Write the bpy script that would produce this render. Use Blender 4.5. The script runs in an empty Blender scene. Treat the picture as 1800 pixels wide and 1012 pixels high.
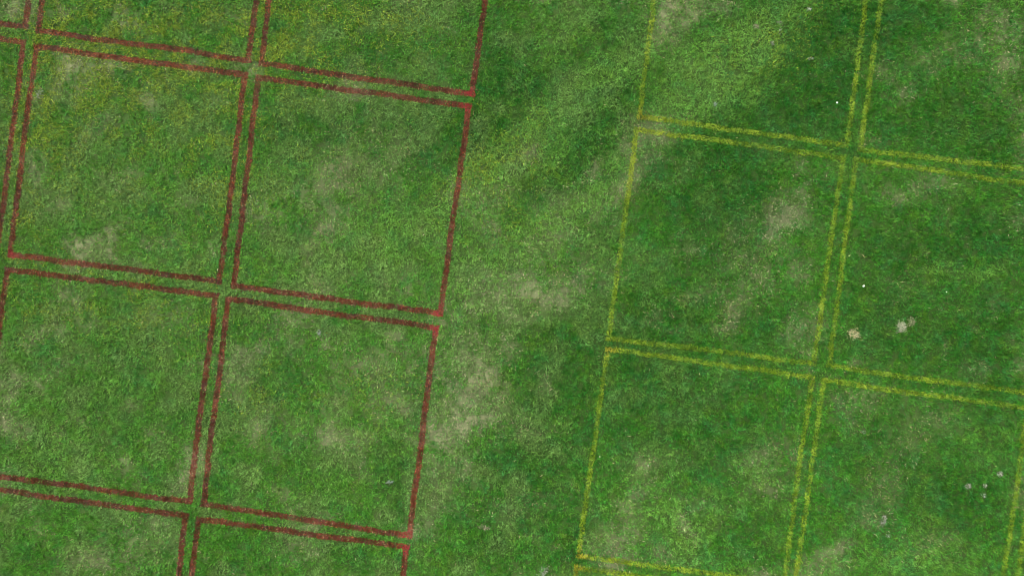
import bpy, math
import numpy as np

rng = np.random.default_rng(11)
scene = bpy.context.scene
COL = scene.collection

# ------------------------------------------------------------------ camera, sky, sun, exposure
S = 92.0                                   # photograph pixels per metre on the ground


def gx(px): return (px - 900.0) / S
def gy(py): return (506.0 - py) / S


cam_data = bpy.data.cameras.new("camera")
cam_data.sensor_width = 36.0
cam_data.lens = 24.0
cam_data.clip_end = 2000.0
cam = bpy.data.objects.new("camera", cam_data)
cam.location = (0.0, 0.0, 1800.0 / S * 24.0 / 36.0)
cam.rotation_euler = (0.0, 0.0, 0.0)
COL.objects.link(cam)
scene.camera = cam

SUN_EL, SUN_AZ = math.radians(52), math.radians(-35)
world = bpy.data.worlds.new("World")
scene.world = world
world.use_nodes = True
wn = world.node_tree
sky = wn.nodes.new("ShaderNodeTexSky")
sky.sky_type = 'NISHITA'
sky.sun_disc = False
sky.sun_elevation = SUN_EL
sky.sun_rotation = SUN_AZ
sky.air_density = 1.0
sky.dust_density = 6.0
sky.ozone_density = 0.6
bg = wn.nodes["Background"]
bg.inputs["Strength"].default_value = 0.085
wn.links.new(sky.outputs[0], bg.inputs["Color"])

sun_data = bpy.data.lights.new("sun", 'SUN')
sun_data.energy = 2.6
sun_data.angle = math.radians(10)
sun_data.color = (1.0, 0.94, 0.84)
sun = bpy.data.objects.new("sun", sun_data)
sun.rotation_euler = (math.pi / 2 - SUN_EL, 0.0, math.pi - SUN_AZ)
sun.location = (0, 0, 30)
COL.objects.link(sun)

scene.view_settings.view_transform = 'Standard'
scene.view_settings.look = 'None'
scene.view_settings.gamma = 1.0
scene.view_settings.use_curve_mapping = False
scene.view_settings.exposure = 1.36
scene.cycles.filter_width = 1.0

# ------------------------------------------------------------------ helpers


class Noise:
    """smooth value noise on a random lattice"""
    def __init__(self, seed, n=256):
        self.t = np.random.default_rng(seed).random((n, n)).astype(np.float32)
        self.n = n

    def __call__(self, x, y, scale):
        x = np.asarray(x, np.float32) / scale + 1000.37
        y = np.asarray(y, np.float32) / scale + 1000.71
        ix, iy = np.floor(x).astype(np.int32), np.floor(y).astype(np.int32)
        fx, fy = x - ix, y - iy
        fx, fy = fx * fx * (3 - 2 * fx), fy * fy * (3 - 2 * fy)
        n, t = self.n, self.t
        ix0, iy0, ix1, iy1 = ix % n, iy % n, (ix + 1) % n, (iy + 1) % n
        a = t[ix0, iy0] * (1 - fx) + t[ix1, iy0] * fx
        b = t[ix0, iy1] * (1 - fx) + t[ix1, iy1] * fx
        return a * (1 - fy) + b * fy


def fbm(nz, x, y, scale, octs=4, gain=0.55):
    s, amp, tot = 0.0, 1.0, 0.0
    for k in range(octs):
        c, q = math.cos(0.7 * k + .3), math.sin(0.7 * k + .3)
        s = s + amp * nz(c * x - q * y + 7.3 * k, q * x + c * y - 3.1 * k, scale)
        tot += amp
        amp *= gain
        scale *= 0.48
    return s / tot


def smooth(a, b, v):
    t = np.clip((v - a) / (b - a), 0, 1)
    return t * t * (3 - 2 * t)


NA, NB, NC, ND, NE = (Noise(s) for s in (1, 2, 3, 4, 5))

# ------------------------------------------------------------------ what grows where, plus mowing-band sheen put in as colour (turf survey)
# (x, y, rx, ry, tilt in degrees, weight) in survey pixels
DRY = [
    (15, 20, 34, 24, 0, .8), (110, 14, 22, 14, 0, .35), (115, 118, 26, 18, -20, .75), (152, 130, 40, 26, -15, .6),
    (72, 166, 13, 12, 0, .9), (265, 188, 22, 12, 30, .55), (335, 112, 26, 12, 0, .25), (218, 30, 26, 16, 20, .45), (408, 32, 24, 14, 0, .4),
    (55, 310, 22, 28, 0, .75), (108, 350, 16, 12, 0, .65), (205, 315, 28, 14, 10, .5), (175, 232, 34, 18, -30, .35),
    (160, 442, 30, 18, -30, .85), (192, 405, 26, 15, -40, .6), (145, 467, 24, 8, 8, .5), (256, 432, 11, 9, 0, .6), (374, 440, 12, 10, 0, .55),
    (300, 428, 22, 16, 0, .4), (442, 128, 12, 16, 0, .6), (395, 186, 16, 12, 0, .35), (600, 302, 30, 40, -20, .6), (575, 392, 24, 13, 0, .65),
    (452, 372, 34, 20, 0, .3), (320, 355, 20, 10, 0, .3), (560, 340, 60, 40, 0, .22), (690, 280, 60, 40, 20, .22), (640, 150, 40, 30, 0, .25),
    (1130, 262, 34, 38, -35, .75), (1110, 322, 30, 24, -40, .55), (1040, 292, 22, 9, -60, .55), (1195, 20, 30, 26, -30, .4), (1170, 58, 24, 26, -40, .45),
    (930, 268, 26, 12, -40, .4), (800, 332, 16, 16, 0, .4), (860, 392, 20, 14, 0, .35), (905, 325, 14, 14, 0, .4), (850, 355, 40, 30, 0, .25),
    (985, 350, 40, 28, -30, .3), (1055, 370, 34, 18, -30, .32), (1000, 492, 60, 22, -15, .4), (880, 512, 90, 26, -10, .4), (960, 430, 50, 30, 0, .25),
    (1212, 26, 28, 20, -20, .4), (1272, 12, 20, 14, 0, .6), (1382, 378, 22, 26, -30, .85), (1362, 402, 18, 14, -30, .8), (1350, 416, 10, 8, 0, .5),
    (1762, 58, 42, 34, 0, .55), (1772, 122, 36, 24, -30, .55), (1626, 110, 22, 16, 0, .5), (1556, 132, 22, 16, 0, .5), (1582, 166, 20, 14, 0, .45),
    (1695, 84, 44, 20, 0, .35), (1332, 488, 15, 12, 0, .6), (1402, 474, 18, 12, 0, .55), (1212, 432, 22, 16, 0, .4), (1640, 322, 30, 20, 0, .3),
    (1572, 345, 26, 12, 0, .4), (1792, 190, 14, 20, 0, .4), (1412, 300, 20, 18, 0, .35), (1790, 380, 16, 26, 0, .4), (1330, 440, 60, 50, -30, .35),
    (1165, 215, 36, 12, 6, .35), (1165, 235, 24, 12, 0, .4),
    (120, 520, 20, 24, 0, .55), (155, 560, 14, 12, 0, .45), (58, 586, 18, 12, -40, .6), (36, 662, 20, 15, 0, .6), (76, 672, 12, 11, 0, .6),
    (6, 700, 16, 30, 0, .6), (22, 762, 22, 18, 0, .65), (240, 708, 11, 10, 0, .6), (430, 626, 34, 13, -25, .85), (500, 560, 34, 38, 20, .55),
    (578, 606, 12, 12, 0, .6), (412, 680, 28, 16, 0, .65), (335, 826, 18, 34, 8, .8), (460, 746, 26, 20, 0, .5), (275, 766, 14, 12, 0, .4),
    (212, 817, 16, 10, 0, .45), (212, 970, 60, 26, 0, .4), (160, 988, 40, 18, 0, .35), (520, 970, 26, 26, 0, .45), (92, 566, 20, 12, 0, .4),
    (586, 762, 15, 20, 0, .5), (548, 912, 34, 14, 8, .5), (505, 872, 24, 10, 40, .4), (70, 935, 14, 14, 0, .4), (265, 925, 30, 22, 0, .35), (10, 745, 14, 12, 0, .5),
    (110, 640, 26, 18, 0, .35), (560, 520, 30, 10, 8, .4), (345, 640, 26, 18, 0, .25), (300, 560, 40, 24, 0, .2),
    (846, 648, 28, 24, 0, .75), (872, 684, 20, 26, 0, .6), (836, 702, 30, 18, -30, .7), (816, 746, 22, 18, 0, .7), (852, 732, 26, 16, 30, .65),
    (772, 756, 26, 18, 0, .6), (722, 628, 12, 28, -38, .75), (690, 602, 10, 18, -20, .5), (707, 720, 11, 11, 0, .75), (682, 702, 22, 18, 0, .45),
    (722, 767, 12, 10, 0, .7), (790, 786, 34, 18, 20, .5), (882, 728, 14, 12, 0, .6), (926, 756, 44, 18, 0, .35), (786, 822, 24, 18, 0, .45),
    (722, 946, 16, 12, 0, .6), (738, 934, 22, 20, 0, .5), (1146, 822, 26, 18, 30, .6), (1075, 952, 34, 24, -20, .75), (1112, 872, 30, 18, -30, .5),
    (1100, 902, 20, 14, 0, .4), (1160, 970, 14, 16, 0, .45), (1068, 988, 30, 10, 5, .6), (898, 556, 22, 16, 0, .6), (962, 508, 40, 22, 0, .4),
    (660, 640, 30, 22, 0, .35), (612, 640, 26, 28, 0, .35), (622, 772, 50, 22, 0, .3), (640, 826, 20, 12, 30, .4), (600, 700, 30, 20, 0, .35),
    (780, 560, 30, 20, 0, .3), (850, 610, 40, 20, 0, .35), (900, 620, 18, 12, 0, .4), (955, 675, 12, 10, 0, .5), (800, 690, 60, 90, 10, .3),
    (770, 860, 30, 20, 0, .3), (760, 640, 12, 30, 0, .25), (905, 880, 60, 18, 0, .22),
    (1286, 546, 18, 28, 20, .65), (1268, 574, 14, 10, 0, .55), (1410, 560, 22, 18, 0, .5), (1402, 592, 18, 16, 0, .45), (1332, 800, 40, 18, -30, .45),
    (1362, 852, 30, 20, 0, .4), (1552, 832, 34, 24, -30, .4), (1622, 752, 60, 30, -30, .4), (1555, 872, 20, 20, 0, .45), (1530, 908, 26, 16, 0, .45),
    (1468, 968, 24, 10, -30, .6), (1442, 1000, 44, 14, 0, .5), (1500, 732, 28, 18, 0, .35), (1498, 640, 14, 8, 0, .6), (1715, 642, 18, 16, 0, .45),
    (1205, 922, 12, 12, 0, .6), (1640, 960, 40, 20, 0, .3), (1230, 880, 16, 12, 0, .4), (1385, 812, 22, 26, 0, .35), (1790, 640, 12, 14, 0, .3),
    (1545, 700, 50, 12, 0, .25), (1490, 700, 30, 14, 0, .3), (1230, 520, 30, 10, 0, .3), (1420, 610, 12, 40, 5, .3), (1590, 510, 20, 14, 0, .3),
]
LUSH_AND_DARK_SHEEN = [  # lush grass; long diagonal entries paint the dark side of mowing sheen
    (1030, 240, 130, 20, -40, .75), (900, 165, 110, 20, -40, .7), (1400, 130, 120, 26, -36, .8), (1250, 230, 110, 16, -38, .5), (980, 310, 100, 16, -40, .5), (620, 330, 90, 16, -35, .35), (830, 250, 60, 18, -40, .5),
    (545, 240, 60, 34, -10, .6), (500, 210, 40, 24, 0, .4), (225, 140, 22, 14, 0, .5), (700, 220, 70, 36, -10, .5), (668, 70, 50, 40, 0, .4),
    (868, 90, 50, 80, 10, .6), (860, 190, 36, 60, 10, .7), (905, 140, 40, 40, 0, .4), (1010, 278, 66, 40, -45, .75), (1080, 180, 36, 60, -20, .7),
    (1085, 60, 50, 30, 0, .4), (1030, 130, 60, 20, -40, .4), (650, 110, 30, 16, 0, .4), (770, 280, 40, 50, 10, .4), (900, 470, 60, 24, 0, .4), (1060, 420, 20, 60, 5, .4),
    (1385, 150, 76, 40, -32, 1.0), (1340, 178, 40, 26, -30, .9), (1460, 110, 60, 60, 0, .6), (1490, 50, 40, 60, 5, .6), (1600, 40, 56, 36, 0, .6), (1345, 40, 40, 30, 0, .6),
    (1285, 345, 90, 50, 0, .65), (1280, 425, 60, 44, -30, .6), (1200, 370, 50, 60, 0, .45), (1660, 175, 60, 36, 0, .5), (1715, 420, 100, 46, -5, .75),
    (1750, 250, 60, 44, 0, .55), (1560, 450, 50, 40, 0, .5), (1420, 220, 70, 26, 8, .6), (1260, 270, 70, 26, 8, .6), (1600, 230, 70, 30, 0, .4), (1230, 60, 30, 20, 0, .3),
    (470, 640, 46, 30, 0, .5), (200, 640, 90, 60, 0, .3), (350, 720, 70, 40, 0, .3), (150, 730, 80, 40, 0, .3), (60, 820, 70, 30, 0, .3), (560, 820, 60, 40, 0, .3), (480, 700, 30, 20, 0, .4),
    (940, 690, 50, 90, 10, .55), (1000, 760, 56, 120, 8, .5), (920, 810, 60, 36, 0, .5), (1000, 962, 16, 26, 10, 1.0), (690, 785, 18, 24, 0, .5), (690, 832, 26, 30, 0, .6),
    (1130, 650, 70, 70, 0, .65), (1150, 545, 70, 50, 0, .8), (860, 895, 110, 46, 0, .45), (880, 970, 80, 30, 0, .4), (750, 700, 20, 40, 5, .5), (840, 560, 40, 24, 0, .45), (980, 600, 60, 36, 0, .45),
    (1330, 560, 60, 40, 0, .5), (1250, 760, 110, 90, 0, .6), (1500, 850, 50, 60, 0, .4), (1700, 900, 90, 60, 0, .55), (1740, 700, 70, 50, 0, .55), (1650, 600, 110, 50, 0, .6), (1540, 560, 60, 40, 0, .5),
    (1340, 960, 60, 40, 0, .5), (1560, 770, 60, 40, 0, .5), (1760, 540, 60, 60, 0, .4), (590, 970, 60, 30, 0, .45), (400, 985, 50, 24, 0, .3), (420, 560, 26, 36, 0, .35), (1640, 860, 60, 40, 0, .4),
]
BRIGHT_AND_SHEEN = [  # bright green grass; long diagonal entries paint the sheen of leaning mown blades
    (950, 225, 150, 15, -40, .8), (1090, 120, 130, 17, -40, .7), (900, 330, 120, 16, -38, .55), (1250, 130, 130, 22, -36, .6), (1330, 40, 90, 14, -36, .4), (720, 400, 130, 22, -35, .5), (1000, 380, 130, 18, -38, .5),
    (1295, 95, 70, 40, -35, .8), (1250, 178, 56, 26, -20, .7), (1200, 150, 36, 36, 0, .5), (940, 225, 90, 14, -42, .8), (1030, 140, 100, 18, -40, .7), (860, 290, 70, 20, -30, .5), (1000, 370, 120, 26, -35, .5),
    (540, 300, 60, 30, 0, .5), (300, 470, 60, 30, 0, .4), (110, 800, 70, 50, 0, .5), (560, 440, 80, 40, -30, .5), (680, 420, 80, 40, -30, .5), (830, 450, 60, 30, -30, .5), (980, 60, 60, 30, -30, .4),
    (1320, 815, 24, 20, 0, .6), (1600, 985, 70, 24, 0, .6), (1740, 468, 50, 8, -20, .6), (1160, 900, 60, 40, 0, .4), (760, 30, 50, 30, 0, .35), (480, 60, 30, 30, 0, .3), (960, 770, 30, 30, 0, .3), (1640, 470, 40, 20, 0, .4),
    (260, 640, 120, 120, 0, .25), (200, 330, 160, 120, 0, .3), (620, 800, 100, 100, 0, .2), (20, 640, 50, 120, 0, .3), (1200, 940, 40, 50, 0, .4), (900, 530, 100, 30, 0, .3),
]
YELLOW = [
    (120, 100, 130, 100, 0, .55), (60, 230, 30, 100, 8, .5), (260, 60, 160, 70, 0, .4), (300, 180, 160, 120, 0, .35), (410, 230, 40, 140, 8, .35), (540, 60, 120, 50, 0, .45), (640, 30, 60, 40, 0, .35), (480, 30, 40, 40, 0, .4),
    (40, 400, 30, 80, 8, .45), (180, 510, 140, 30, 8, .3), (60, 520, 70, 40, 0, .25), (450, 690, 40, 40, 0, .3), (860, 330, 60, 60, 0, .25), (870, 280, 60, 20, -40, .3), (1350, 80, 70, 30, -30, .3), (640, 690, 60, 40, 0, .2), (280, 560, 60, 40, 0, .2),
]
X0, X1, Y0, Y1, CELL = -14.0, 14.0, -10.0, 10.0, 0.04
mx = np.arange(X0, X1 + CELL, CELL)
my = np.arange(Y0, Y1 + CELL, CELL)
MX, MY = np.meshgrid(mx, my, indexing='ij')


def survey(blobs, spread=1.25):
    wx = MX + (fbm(NA, MX, MY, .55, 4) - .5) * .55
    wy = MY + (fbm(NB, MX, MY, .55, 4) - .5) * .55
    out = np.zeros_like(MX)
    for (x, y, rx, ry, a, w) in blobs:
        a = math.radians(-a)
        cx, cy, rx, ry = gx(x), gy(y), rx / S * spread, ry / S * spread
        m = 3.0 * max(rx, ry) + .4
        i0, i1 = np.searchsorted(mx, (cx - m, cx + m))
        j0, j1 = np.searchsorted(my, (cy - m, cy + m))
        if i0 >= i1 or j0 >= j1:
            continue
        dx, dy = wx[i0:i1, j0:j1] - cx, wy[i0:i1, j0:j1] - cy
        u = (dx * math.cos(a) + dy * math.sin(a)) / rx
        v = (-dx * math.sin(a) + dy * math.cos(a)) / ry
        g = w * np.exp(-.75 * (u * u + v * v))
        o = out[i0:i1, j0:j1]
        out[i0:i1, j0:j1] = o + g * (1 - .5 * np.clip(o, 0, 1))
    return out


patchy = fbm(NC, MX, MY, .35, 4)
outside = 1 - smooth(9.4, 10.2, np.abs(MX)) * 1.0
outside = outside * (1 - smooth(5.2, 5.9, np.abs(MY)))
rand_dry = smooth(.55, .75, fbm(ND, MX, MY, 1.1, 5)) * .6
rand_lush = smooth(.5, .7, fbm(NE, MX, MY, 1.4, 5)) * .6
M_DRY = survey(DRY, 1.0) * (.22 + .42 * smooth(.3, .7, patchy) + .42 * smooth(.38, .66, fbm(NE, MX, MY, .14, 3))) * outside + rand_dry * (1 - outside) + .25 * smooth(.55, .8, patchy) * rand_dry * 2
M_LUSH_AND_DARK_SHEEN = 1.2 * survey(LUSH_AND_DARK_SHEEN) * (.85 + .3 * fbm(NB, MX, MY, .4, 3)) * outside + rand_lush * (1 - outside)
M_BRIGHT_AND_SHEEN = 1.35 * survey(BRIGHT_AND_SHEEN) * (.8 + .4 * fbm(NE, MX, MY, .4, 3)) * outside
M_YELLOW = survey(YELLOW) * smooth(.36, .66, fbm(NA, MX, MY, .26, 4)) * 1.5 * outside
# the turf on the left half is paler, on the right deeper green
side = smooth(-2.0, 6.0, MX)
M_BRIGHT_AND_SHEEN = M_BRIGHT_AND_SHEEN + .24 * (1 - side)
M_LUSH_AND_DARK_SHEEN = M_LUSH_AND_DARK_SHEEN + .12 * side
MAPS = np.stack([M_DRY, M_LUSH_AND_DARK_SHEEN, M_BRIGHT_AND_SHEEN, M_YELLOW], -1).astype(np.float32)


def turf(x, y):
    u = np.clip((x - X0) / CELL, 0, len(mx) - 1.001)
    v = np.clip((y - Y0) / CELL, 0, len(my) - 1.001)
    i, j = u.astype(np.int32), v.astype(np.int32)
    fu, fv = (u - i)[:, None], (v - j)[:, None]
    r = (MAPS[i, j] * (1 - fu) + MAPS[i + 1, j] * fu) * (1 - fv) + (MAPS[i, j + 1] * (1 - fu) + MAPS[i + 1, j + 1] * fu) * fv
    return np.clip(r, 0, 1.2).T


# ------------------------------------------------------------------ materials
def make_material(name, rough=.7, spec=.06, noise=.18, scale=45.0):
    m = bpy.data.materials.new(name)
    m.use_nodes = True
    nt = m.node_tree
    p = nt.nodes["Principled BSDF"]
    p.inputs["Roughness"].default_value = rough
    p.inputs["Specular IOR Level"].default_value = spec
    at = nt.nodes.new("ShaderNodeAttribute")
    at.attribute_name = "tint"
    ge = nt.nodes.new("ShaderNodeNewGeometry")
    nz = nt.nodes.new("ShaderNodeTexNoise")
    nz.inputs["Scale"].default_value = scale
    nz.inputs["Detail"].default_value = 3.0
    mr = nt.nodes.new("ShaderNodeMapRange")
    mr.inputs["To Min"].default_value = 1 - noise * 2
    mr.inputs["To Max"].default_value = 1 + noise * 2
    hs = nt.nodes.new("ShaderNodeHueSaturation")
    nt.links.new(ge.outputs["Position"], nz.inputs["Vector"])
    nt.links.new(nz.outputs["Fac"], mr.inputs["Value"])
    nt.links.new(mr.outputs["Result"], hs.inputs["Value"])
    nt.links.new(at.outputs["Color"], hs.inputs["Color"])
    nt.links.new(hs.outputs["Color"], p.inputs["Base Color"])
    return m


MAT_BLADE = make_material("grass_blades")
MAT_GROUND = make_material("thatch_and_soil", .95, .05, .28, 70.0)
MAT_PAINT = make_material("painted_blades", .6, .25, .15, 40.0)
MAT_STRAW = make_material("dead_straw", .85, .12, .2, 60.0)
MAT_WHITE = make_material("pale_scrap", .6, .3, .08, 50.0)


def mesh_object(name, verts, faces, tint, mat, loc=(0, 0, 0), parent=None):
    """verts (n,3), faces (m,k) all with k corners, tint (m,3) one colour per face"""
    verts = np.ascontiguousarray(verts, np.float32)
    faces = np.ascontiguousarray(faces, np.int32)
    k = faces.shape[1]
    me = bpy.data.meshes.new(name)
    me.vertices.add(len(verts))
    me.vertices.foreach_set("co", verts.ravel())
    me.loops.add(faces.size)
    me.loops.foreach_set("vertex_index", faces.ravel())
    me.polygons.add(len(faces))
    me.polygons.foreach_set("loop_start", np.arange(0, faces.size, k, dtype=np.int32))
    at = me.attributes.new("tint", 'FLOAT_COLOR', 'FACE')
    c = np.ones((len(faces), 4), np.float32)
    c[:, :3] = tint
    at.data.foreach_set("color", c.ravel())
    me.update(calc_edges=True)
    me.materials.append(mat)
    o = bpy.data.objects.new(name, me)
    o.location = loc
    COL.objects.link(o)
    if parent is not None:
        o.parent = parent
    return o


def blades(x, y, z, length, width, az, tilt, bend, tint):
    """folded kite blades: base, right, tip, left.  tilt from the vertical, bend lays the upper half further over"""
    n = len(x)
    dx, dy = np.cos(az), np.sin(az)
    sx, sy = -dy, dx
    h1, r1 = length * .5 * np.cos(tilt), length * .5 * np.sin(tilt)
    t2 = np.minimum(tilt + bend, 1.72)
    h2, r2 = length * .5 * np.cos(t2), length * .5 * np.sin(t2)
    V = np.empty((n, 4, 3), np.float32)
    V[:, 0] = np.stack([x, y, z], -1)
    cx, cy, cz = x + dx * r1, y + dy * r1, z + h1
    V[:, 1] = np.stack([cx + sx * width / 2, cy + sy * width / 2, cz], -1)
    V[:, 3] = np.stack([cx - sx * width / 2, cy - sy * width / 2, cz], -1)
    V[:, 2] = np.stack([cx + dx * r2, cy + dy * r2, np.maximum(cz + h2, .004)], -1)
    F = np.arange(n * 4, dtype=np.int32).reshape(n, 4)
    return V.reshape(-1, 3), F, tint


def mixc(a, b, t):
    return a + (b - a) * t[:, None]


C = lambda *v: np.array(v, np.float32)[None, :]
GREEN, DEEP, LIGHT = C(.029, .138, .009), C(.008, .074, .005), C(.092, .215, .036)
YEL, STRAW, GREYSTRAW, OLIVE = C(.130, .188, .018), C(.25, .225, .12), C(.26, .25, .155), C(.062, .125, .010)

# ------------------------------------------------------------------ ground
def axis(lo, hi, step):
    a = np.arange(lo, hi + step / 2, step)
    far = np.array([.5, 1.2, 2.5, 5, 10, 20, 40, 80, 150, 280, 450.0])
    return np.concatenate([lo - far[::-1], a, hi + far])


ax, ay = axis(-13, 13, .08), axis(-9, 9, .08)
AX, AY = np.meshgrid(ax, ay, indexing='ij')
gz = (fbm(NA, AX, AY, .5, 3) - .5) * .012
gv = np.stack([AX.ravel(), AY.ravel(), gz.ravel()], -1)
idx = np.arange(AX.size).reshape(AX.shape)
gf = np.stack([idx[:-1, :-1], idx[1:, :-1], idx[1:, 1:], idx[:-1, 1:]], -1).reshape(-1, 4)
fc = gv[gf].mean(1)
fx, fy = fc[:, 0], fc[:, 1]
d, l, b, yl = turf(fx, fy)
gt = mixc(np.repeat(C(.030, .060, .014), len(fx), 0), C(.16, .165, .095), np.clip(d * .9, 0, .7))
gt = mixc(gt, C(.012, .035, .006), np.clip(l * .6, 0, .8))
far = smooth(11, 16, np.maximum(np.abs(fx), np.abs(fy) * 1.35))
wild = fbm(ND, fx, fy, 3.0, 4)
gt = mixc(gt, C(.05, .125, .024), far)
gt = gt * (1 + (wild - .5)[:, None] * .7 * far[:, None])
gt *= (.75 + .5 * NB(fx, fy, .17))[:, None]
ground = mesh_object("ground", gv, gf, gt, MAT_GROUND)
ground["kind"] = "structure"
ground["label"] = "thatch and soil showing between the grass blades"

# ------------------------------------------------------------------ the painted squares: corners from the survey (TL, TR, BR, BL)
RED_SQUARES = [
    ("red square with yellowed grass and pale patches inside, enclosed by other red squares", [(65, 83), (432, 131), (386, 495), (19, 448)]),
    ("whole red square of green grass below the top row, bordering the unpainted strip", [(454, 137), (824, 187), (774, 551), (411, 503)]),
    ("red square with its left side cut by the photo edge, below the yellowed square", [(14, 473), (380, 520), (334, 880), (-32, 832)]),
    ("whole red square with tan dry streaks near its right line, bordering the unpainted strip", [(402, 525), (767, 575), (720, 940), (358, 886)]),
    ("red square of which only the top shows in the bottom left photo corner", [(-37, 856), (328, 905), (283, 1266), (-84, 1218)]),
    ("red square cut off by the bottom photo edge, beside the unpainted strip", [(351, 911), (715, 961), (670, 1325), (306, 1272)]),
    ("red square cut off by the top photo edge, beside the unpainted strip", [(505, -252), (878, -199), (830, 166), (460, 112)]),
    ("red square cut off by the top photo edge, between two other cut off red squares", [(114, -310), (483, -257), (437, 107), (68, 54)]),
    ("small red corner around a pale dry patch in the top left photo corner", [(-278, -365), (92, -316), (45, 48), (-323, -1)]),
    ("red square showing only its right line and upper corner at the left photo edge", [(-326, 26), (42, 74), (-4, 438), (-372, 390)]),
]
YELLOW_SQUARES = [
    ("whole yellow square with a tan dry streak and dark grass inside", [(1119, 228), (1481, 277), (1430, 638), (1069, 594)]),
    ("yellow square holding the round tan and grey dead patches, cut off on the right", [(1503, 281), (1868, 331), (1824, 693), (1457, 643)]),
    ("yellow square cut off by the top photo edge, with a dark green streak inside", [(1168, -159), (1534, -107), (1487, 257), (1124, 205)]),
    ("yellow square filling the top right photo corner, with dry grass at the edge", [(1562, -101), (1922, -52), (1877, 306), (1510, 263)]),
    ("yellow square beside the unpainted strip with faded left line, nearly whole at the bottom", [(1068, 614), (1427, 663), (1376, 1025), (1017, 974)]),
    ("yellow square at the lower right with scattered small grey tufts inside", [(1447, 668), (1806, 717), (1752, 1078), (1396, 1030)]),
    ("yellow square showing only its left line in the bottom right photo corner", [(1828, 722), (2190, 771), (2140, 1132), (1778, 1083)]),
    ("yellow square of which only the upper left corner shows at the bottom edge", [(1013, 996), (1372, 1047), (1324, 1408), (965, 1358)]),
]
RED_W, YEL_W = .112, .102
segments = []            # (ax, ay, bx, by, half width, share of green blades kept)
painted = []
for colour, squares, w in (("red", RED_SQUARES, RED_W), ("yellow", YELLOW_SQUARES, YEL_W)):
    for label, pts in squares:
        q = [np.array((gx(p[0]), gy(p[1]))) for p in pts]
        sides = []
        for k in range(4):
            a, b_ = q[k], q[(k + 1) % 4]
            u = (b_ - a) / np.linalg.norm(b_ - a)
            if k % 2 == 0:                 # the two cross lines run through the corners, the other two butt against them
                a, b_ = a - u * w * .5, b_ + u * w * .5
            else:
                a, b_ = a + u * w * .5, b_ - u * w * .5
            sides.append((a, b_))
            segments.append((a[0], a[1], b_[0], b_[1], w / 2, colour))
        painted.append((colour, label, q, sides, w))


def wobble(s, seed):
    """how far a hand-sprayed line strays from straight, in metres"""
    z = np.zeros_like(s)
    return (NA(s, z + seed * 3.7, .9) - .5) * .030 + (NB(s, z + seed * 5.1, .22) - .5) * .022


def paint_lack(x, y, seg_i, colour):
    """share of blades under a stripe that stay green"""
    if colour == "red":
        return np.full(len(x), .02)
    return .20 + .30 * smooth(.38, .72, fbm(NC, x, y, .33, 3))


# ------------------------------------------------------------------ grass
def scatter(n, hx, hy):
    return rng.uniform(-hx, hx, n), rng.uniform(-hy, hy, n)


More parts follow.
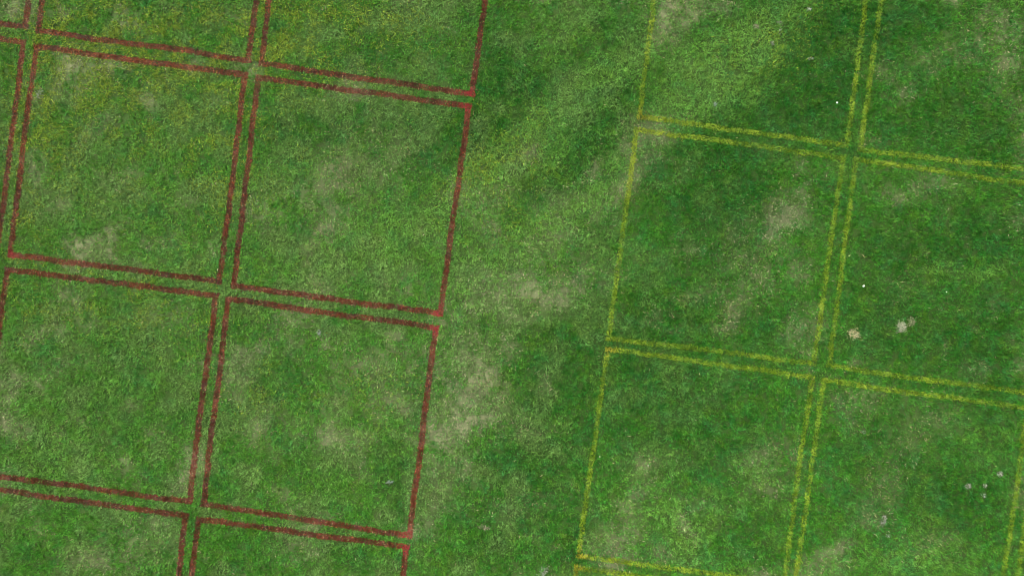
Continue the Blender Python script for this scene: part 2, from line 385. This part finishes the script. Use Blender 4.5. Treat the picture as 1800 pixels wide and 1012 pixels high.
def grow(n, hx, hy, keep=None, fat=1.0, per=9):
    """n tufts of `per` blades that fan out from one crown and share its vigour and shade of green"""
    x, y = scatter(n, hx, hy)
    if keep is not None:
        k = keep(x, y)
        x, y = x[k], y[k]
    clump = fbm(ND, x, y, .13, 3)
    d = turf(x, y)[0]
    k = rng.random(len(x)) < 0.72 + .45 * clump - .35 * np.clip(d, 0, 1)
    x, y, clump = x[k], y[k], clump[k]
    n = len(x)
    lay = NA(x, y, .16) * 9.0 + NB(x, y, .9) * 4            # which way the sward lies here
    vigour = np.clip(rng.normal(1, .22, n), .5, 1.6)
    shade = np.exp(rng.normal(0, .14, n))
    warm = rng.normal(0, 1, n)
    x, y, clump, lay, vigour, shade, warm = (np.repeat(v, per) for v in (x, y, clump, lay, vigour, shade, warm))
    n = len(x)
    th = rng.uniform(0, 2 * math.pi, n)
    rad = np.abs(rng.normal(0, .019, n)) * fat
    x, y = x + np.cos(th) * rad, y + np.sin(th) * rad
    fine = NE(x, y, .045)
    d, l, b, yl = turf(x, y)
    az = np.where(rng.random(n) < .5, th, lay) + rng.normal(0, .6, n)
    length = rng.uniform(.038, .085, n) * (1 - .35 * np.clip(d, 0, 1)) * vigour
    width = rng.uniform(.0055, .0105, n) * fat
    tilt = np.clip(rng.normal(.75, .3, n), .1, 1.4)
    bend = rng.uniform(.1, .75, n)
    mid_x, mid_y = x + np.cos(az) * length * .4, y + np.sin(az) * length * .4
    alive = np.ones(n, bool)
    for i, (sax, say, sbx, sby, hw, colour) in enumerate(segments):
        L = math.hypot(sbx - sax, sby - say)
        ux, uy = (sbx - sax) / L, (sby - say) / L
        near = np.flatnonzero((np.abs(mid_x - (sax + sbx) / 2) < abs(sbx - sax) / 2 + .15) & (np.abs(mid_y - (say + sby) / 2) < abs(sby - say) / 2 + .15))
        if not len(near):
            continue
        s = (mid_x[near] - sax) * ux + (mid_y[near] - say) * uy
        t = -(mid_x[near] - sax) * uy + (mid_y[near] - say) * ux - wobble(s, i)
        hit = (np.abs(t) < hw * (.95 if colour == "red" else .8)) & (s > -.01) & (s < L + .01)
        ids = near[hit]
        alive[ids] &= rng.random(len(ids)) < paint_lack(mid_x[ids], mid_y[ids], i, colour)
    x, y, clump, fine, d, l, b, yl, az, length, width, tilt, bend, shade, warm = (v[alive] for v in (x, y, clump, fine, d, l, b, yl, az, length, width, tilt, bend, shade, warm))
    n = len(x)
    t = np.repeat(GREEN, n, 0)
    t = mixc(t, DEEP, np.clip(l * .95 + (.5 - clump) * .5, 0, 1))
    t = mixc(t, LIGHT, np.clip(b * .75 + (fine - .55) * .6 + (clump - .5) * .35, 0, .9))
    hue = np.clip(.5 + .8 * (fbm(NB, x, y, .24, 4) - .5), 0, 1)
    t = mixc(t, OLIVE, np.clip(smooth(.48, .78, hue) * .45 + warm * .16, 0, .8))
    t = mixc(t, C(.022, .115, .030), np.clip(smooth(.52, .25, hue) * .5 - warm * .14, 0, .8))
    left = 1 - smooth(-2.0, 6.0, x)
    pale = smooth(.44, .68, fbm(NC, x + 31, y - 17, .45, 5)) * (.10 + .38 * left)
    t = mixc(t, C(.112, .178, .055), np.clip(pale, 0, .8))       # bleached, greyer leaves among the green
    r = rng.random(n)
    t = np.where((r < yl * .62)[:, None], YEL * rng.uniform(.75, 1.3, n)[:, None], t)
    r = rng.random(n)
    straw = mixc(np.repeat(STRAW, n, 0), GREYSTRAW, smooth(.35, .65, NC(x, y, .5)))
    t = np.where((r < np.clip(d * .46, 0, .5) + .003)[:, None], straw * rng.uniform(.5, .95, n)[:, None], t)
    t = mixc(t, C(.12, .17, .07), np.clip(d * .4, 0, .4))
    t = t * (shade * rng.uniform(.45, 1.55, n))[:, None]
    return blades(x, y, np.full(n, -.004), length, width, az, tilt, bend, t)


def inner(x, y): return (np.abs(x) < 10.1) & (np.abs(y) < 5.85)


Va, Fa, Ta = grow(150000, 10.1, 5.85)
Vb, Fb, Tb = grow(60000, 13.0, 9.0, lambda x, y: ~inner(x, y) & (rng.random(len(x)) < .34), 1.5)
V = np.concatenate([Va, Vb])
F = np.concatenate([Fa, Fb + len(Va)])
T = np.concatenate([Ta, Tb])
grass = mesh_object("grass", V, F, T, MAT_BLADE)
grass["kind"] = "stuff"
grass["label"] = "short mown green grass with pale dry and dark lush patches"
print("grass blades", len(F))

# ------------------------------------------------------------------ painted lines: the sprayed blades themselves
CRIMSON = [(824, 166), (820, 187), (770, 552), (766, 575), (715, 941), (712, 962), (22, 449)]
ORANGE = [(1070, 613), (1125, 207), (1018, 975), (1015, 997)]
si = 0
for colour, label, q, sides, w in painted:
    c = np.mean(q, 0)
    root = bpy.data.objects.new(colour + "_painted_square", None)
    root.empty_display_size = .3
    root.location = (c[0], c[1], 0)
    COL.objects.link(root)
    root["label"] = label
    root["category"] = "painted square"
    root["group"] = "red squares sprayed on the grass" if colour == "red" else "yellow squares sprayed on the grass"
    marks = {}
    for a, b_ in sides:
        L = float(np.linalg.norm(b_ - a))
        u = (b_ - a) / L
        dens = 9200 if colour == "red" else 4400
        n = int(dens * L * w)
        s = rng.uniform(0, L, n)
        e = rng.random(n)
        edge = .5 if colour == "red" else .46
        t = np.where(e < .88, rng.uniform(-edge, edge, n), rng.normal(0, .36, n)) * w
        tw = t + wobble(s, si)
        px_, py_ = a[0] + u[0] * s - u[1] * tw, a[1] + u[1] * s + u[0] * tw
        gap = np.ones(n, bool)
        if colour == "yellow":
            gap = rng.random(n) > .25 * smooth(.5, .8, fbm(NC, px_, py_, .33, 3))
        px_, py_, s, t = px_[gap], py_[gap], s[gap], t[gap]
        n = len(s)
        d, l, b, yl = turf(px_, py_)
        az = NA(px_, py_, .16) * 9.0 + NB(px_, py_, .9) * 4 + rng.normal(0, 1.0, n)
        hot, which = np.zeros(n), np.full(n, -1)
        if colour == "red":
            ln = rng.uniform(.025, .062, n)
            tilt = np.clip(rng.normal(1.0, .3, n), .2, 1.5)
            wd = rng.uniform(.006, .0115, n)
            soak = fbm(ND, px_, py_, .24, 3)
            tint = mixc(np.repeat(C(.068, .0125, .0036), n, 0), C(.036, .0085, .003), smooth(.50, .70, soak) * .75)
            tint = mixc(tint, C(.120, .025, .009), smooth(.46, .28, soak) * .55)
            tint = mixc(tint, C(.18, .058, .034), np.clip(d * .75, 0, .8))
            r = rng.random(n)
            tint = np.where((r < .03 + .22 * yl)[:, None], C(.24, .065, .014) * rng.uniform(.7, 1.1, n)[:, None], tint)
            tint = np.where((r > .965)[:, None], C(.22, .16, .07), tint)
            for h, (hx, hy) in enumerate(CRIMSON):
                g = np.exp(-((px_ - gx(hx)) ** 2 + (py_ - gy(hy)) ** 2) / (2 * .085 ** 2))
                tint = mixc(tint, C(.19, .010, .014), g * .9)
                if min(np.hypot(k[0] - gx(hx), k[1] - gy(hy)) for k in q) < .13:
                    which, hot = np.where(g > hot, h, which), np.maximum(g, hot)
        else:
            ln = rng.uniform(.04, .085, n)
            tilt = np.clip(rng.normal(.85, .3, n), .15, 1.4)
            wd = rng.uniform(.006, .011, n)
            soak = fbm(ND, px_, py_, .2, 3)
            tint = mixc(np.repeat(C(.105, .190, .004), n, 0), C(.070, .140, .005), smooth(.45, .7, soak) * .65)
            tint = mixc(tint, C(.165, .24, .010), smooth(.45, .28, soak) * .6)
            tint = mixc(tint, C(.185, .245, .006), np.clip(b * .45 + d * .6, 0, .8))
            for h, (hx, hy) in enumerate(ORANGE):
                g = np.exp(-((px_ - gx(hx)) ** 2 + (py_ - gy(hy)) ** 2) / (2 * .10 ** 2))
                tint = mixc(tint, C(.22, .17, .008), g * .65)
                if min(np.hypot(k[0] - gx(hx), k[1] - gy(hy)) for k in q) < .13:
                    which, hot = np.where(g > hot, h, which), np.maximum(g, hot)
        tint = tint * rng.uniform(.6, 1.35, n)[:, None]
        ox, oy = np.cos(az) * ln * .4, np.sin(az) * ln * .4
        Vp, Fp, Tp = blades(px_ - ox, py_ - oy, np.full(n, .0), ln, wd, az, tilt, rng.uniform(.1, .6, n), tint)
        for h in np.unique(which[hot > .5]):               # freshly sprayed corners are a part of their own
            sel = (which == h) & (hot > .5)
            marks.setdefault(int(h), []).append((Vp.reshape(-1, 4, 3)[sel], Tp[sel]))
        rest = hot <= .5
        Vp, Tp = Vp.reshape(-1, 4, 3)[rest].reshape(-1, 3), Tp[rest]
        Fp = np.arange(len(Vp), dtype=np.int32).reshape(-1, 4)
        m = (a + b_) / 2
        Vp = Vp - np.array((m[0], m[1], 0), np.float32)
        mesh_object("painted_line", Vp, Fp, Tp, MAT_PAINT, (m[0] - c[0], m[1] - c[1], 0), root)
        si += 1
    for h, pieces in marks.items():
        Vm = np.concatenate([p[0] for p in pieces])
        Tm = np.concatenate([p[1] for p in pieces])
        if len(Vm) < 25:
            continue
        hx, hy = (CRIMSON if colour == "red" else ORANGE)[h]
        hc = np.array((gx(hx), gy(hy), 0), np.float32)
        Vm = Vm.reshape(-1, 3) - hc
        mk = mesh_object("corner_mark", Vm, np.arange(len(Vm)).reshape(-1, 4), Tm, MAT_PAINT, (hc[0] - c[0], hc[1] - c[1], 0), root)
        mk["label"] = "crimson sprayed corner" if colour == "red" else "orange yellow sprayed corner"


# ------------------------------------------------------------------ dead tufts, bare round patches, scraps
def tag(o, label, cat, group=None):
    o["label"], o["category"] = label, cat
    if group:
        o["group"] = group
    return o


def straw_tuft(name, px, py, rx, ry, ang, n, tone, label, cat, group, fray=.5, high=.05, green=.28, lit=.75):
    """a matted clump of dead blades on a low uneven pad"""
    rx, ry = rx / S, ry / S
    r = np.sqrt(rng.random(n)) * (1 + fray * rng.random(n) ** 3)
    th = rng.uniform(0, 2 * math.pi, n)
    lx, ly = r * np.cos(th) * rx, r * np.sin(th) * ry
    ca, sa = math.cos(math.radians(-ang)), math.sin(math.radians(-ang))
    bx, by = ca * lx - sa * ly, sa * lx + ca * ly
    az = np.arctan2(by, bx) + rng.normal(0, 1.1, n)
    z = high * np.exp(-1.6 * r * r)
    tint = np.where((rng.random(n) < green)[:, None], C(.07, .15, .03), np.array(tone, np.float32)[None, :] * C(.88, 1.0, .86)) * rng.uniform(.28, lit, n)[:, None] * (1 + rng.normal(0, .05, (n, 3)))
    ln = rng.uniform(.03, .065, n)
    Vp, Fp, Tp = blades(bx - np.cos(az) * ln * .4, by - np.sin(az) * ln * .4, z, ln, rng.uniform(.005, .010, n), az,
                        np.clip(rng.normal(1.25, .2, n), .5, 1.6), rng.uniform(0, .35, n), np.clip(tint, 0, 1))
    o = mesh_object(name, Vp, Fp, Tp, MAT_STRAW, (gx(px), gy(py), .004))
    return tag(o, label, cat, group)


PG = "round dead patches in the yellow square"
straw_tuft("dead_grass_patch", 1500, 586, 8, 7.5, 0, 330, (.38, .33, .20), "round tan dead patch, nearest the yellow double line, ringed by green grass", "dead patch", PG, .9, .05, .08, .95)
straw_tuft("dead_grass_patch", 1583, 574, 7.5, 8.5, 0, 360, (.41, .40, .31), "round pale grey dead patch, brightest and roundest of the dead patches", "dead patch", PG, .9, .05, .08, .95)
straw_tuft("dead_grass_patch", 1600, 565, 6, 8, 30, 130, (.28, .26, .17), "faint brownish dead patch touching the pale grey round one", "dead patch", PG, 1.0, .035, .2, .85)
TG = "small grey dead tufts scattered in the grass"
GREY, PALE, TAN = (.42, .41, .38), (.52, .52, .47), (.40, .36, .27)
for (px, py, rx, ry, ang, n, tone, label) in [
    (1552, 914, 4.5, 8, 8, 150, GREY, "largest grey dead tuft in the lower right yellow square, taller than wide"),
    (1700, 853, 5, 3.5, -35, 120, GREY, "slanted grey tuft, leftmost of the four near the lower right edge"),
    (1756, 832, 4, 4.5, 0, 120, PALE, "pale grey tuft closest to the yellow line at the right edge"),
    (1730, 852, 2.2, 3.5, 0, 50, PALE, "tiny grey tuft midway between the slanted tuft and the yellow line"),
    (1728, 869, 3.5, 4, 0, 55, (.30, .36, .28), "faint greenish grey tuft, lowest of the four near the right edge"),
    (1560, 940, 2.5, 2.5, 0, 36, (.36, .44, .34), "tiny pale green tuft just below the largest grey tuft"),
    (1518, 759, 2.5, 3, 0, 40, (.36, .44, .36), "tiny pale tuft alone in the upper part of lower right yellow square"),
    (852, 926, 8, 4, 12, 170, TAN, "wide flat tan grey tuft on the unpainted strip near the bottom"),
    (956, 1003, 9, 6, -30, 170, GREY, "loose grey tuft at the bottom edge of the unpainted strip"),
    (562, 584, 3.5, 3.5, 0, 70, (.46, .48, .46), "round bluish grey tuft in the red square beside dry streaks"),
    (72, 166, 7, 9, 20, 110, (.46, .45, .41), "large whitish grey tuft beside the left red double line"),
    (685, 846, 5.5, 2.4, -12, 80, (.36, .38, .42), "flat bluish grey tuft near the right line of a red square"),
    (1329, 48, 4.5, 3.5, 20, 90, TAN, "three-pointed pale tuft in dark grass near the top edge"),
    (1370, 41, 6, 3, 20, 60, (.34, .35, .28), "sparse greyish tuft right of the three-pointed pale tuft"),
    (1370, 56, 2, 5, 5, 40, (.38, .38, .33), "thin upright grey tuft below the sparse greyish tuft"),
    (1357, 77, 3, 4.5, 10, 55, GREY, "small grey tuft lowest of the pale tufts near the top edge"),
    (1421, 18, 3.5, 3, 0, 60, PALE, "bright whitish tuft closest to the top edge inside yellow square"),
    (1424, 104, 5, 2, 0, 45, (.34, .37, .30), "flat thin grey tuft on the dark green streak"),
    (1256, 184, 4, 4, 40, 50, (.36, .44, .40), "pale bluish green tuft above the yellow cross lines"),
]:
    straw_tuft("dead_grass_tuft", px, py, rx, ry, ang, n, tone, label, "dead tuft", TG, .5, .035, .32, .62)


def scrap(name, px, py, size, stretch, ang, seed, tint, label, cat, z=.045):
    """a small crumpled lump, uneven all round"""
    r2 = np.random.default_rng(seed)
    nu, nv = 10, 6
    vs, fs = [], []
    for j in range(1, nv):
        ph = math.pi * j / nv
        for i in range(nu):
            th = 2 * math.pi * i / nu
            k = 1 + r2.normal(0, .13)
            vs.append((k * math.sin(ph) * math.cos(th) * size * stretch, k * math.sin(ph) * math.sin(th) * size, k * math.cos(ph) * size * .6))
    top, bot = len(vs), len(vs) + 1
    vs += [(0, 0, size * .55), (0, 0, -size * .5)]
    for j in range(nv - 2):
        for i in range(nu):
            a_, b_ = j * nu + i, j * nu + (i + 1) % nu
            fs += [(a_, a_ + nu, b_ + nu), (a_, b_ + nu, b_)]
    for i in range(nu):
        fs += [(top, i, (i + 1) % nu), (bot, (nv - 2) * nu + (i + 1) % nu, (nv - 2) * nu + i)]
    tn = np.array(tint, np.float32)[None, :] * r2.uniform(.9, 1.05, len(fs))[:, None]
    o = mesh_object(name, np.array(vs), np.array(fs), np.clip(tn, 0, .9), MAT_WHITE, (gx(px), gy(py), z))
    o.rotation_euler = (0.1, -.08, math.radians(ang))
    return tag(o, label, cat)


scrap("white_scrap", 1469.5, 182, .019, 1.0, 0, 5, (.55, .64, .58), "small round white scrap on dark grass above the yellow cross lines", "scrap")
scrap("white_scrap", 1516, 502.5, .017, 1.45, 40, 6, (.62, .70, .62), "small oblong white scrap right of the yellow double line", "scrap")
scrap("pebble", 1054, 801.5, .016, .75, 0, 7, (.30, .30, .23), "small pale pebble just right of the left yellow line", "pebble", .035)
scrap("white_scrap", 1138.5, 817, .011, 1.1, 60, 8, (.34, .38, .28), "tiny dull white scrap above a dry patch in a yellow square", "scrap", .04)
scrap("white_scrap", 1661, 513, .008, 1.2, 0, 9, (.7, .75, .68), "tiniest white speck far right of the yellow double line", "scrap", .05)
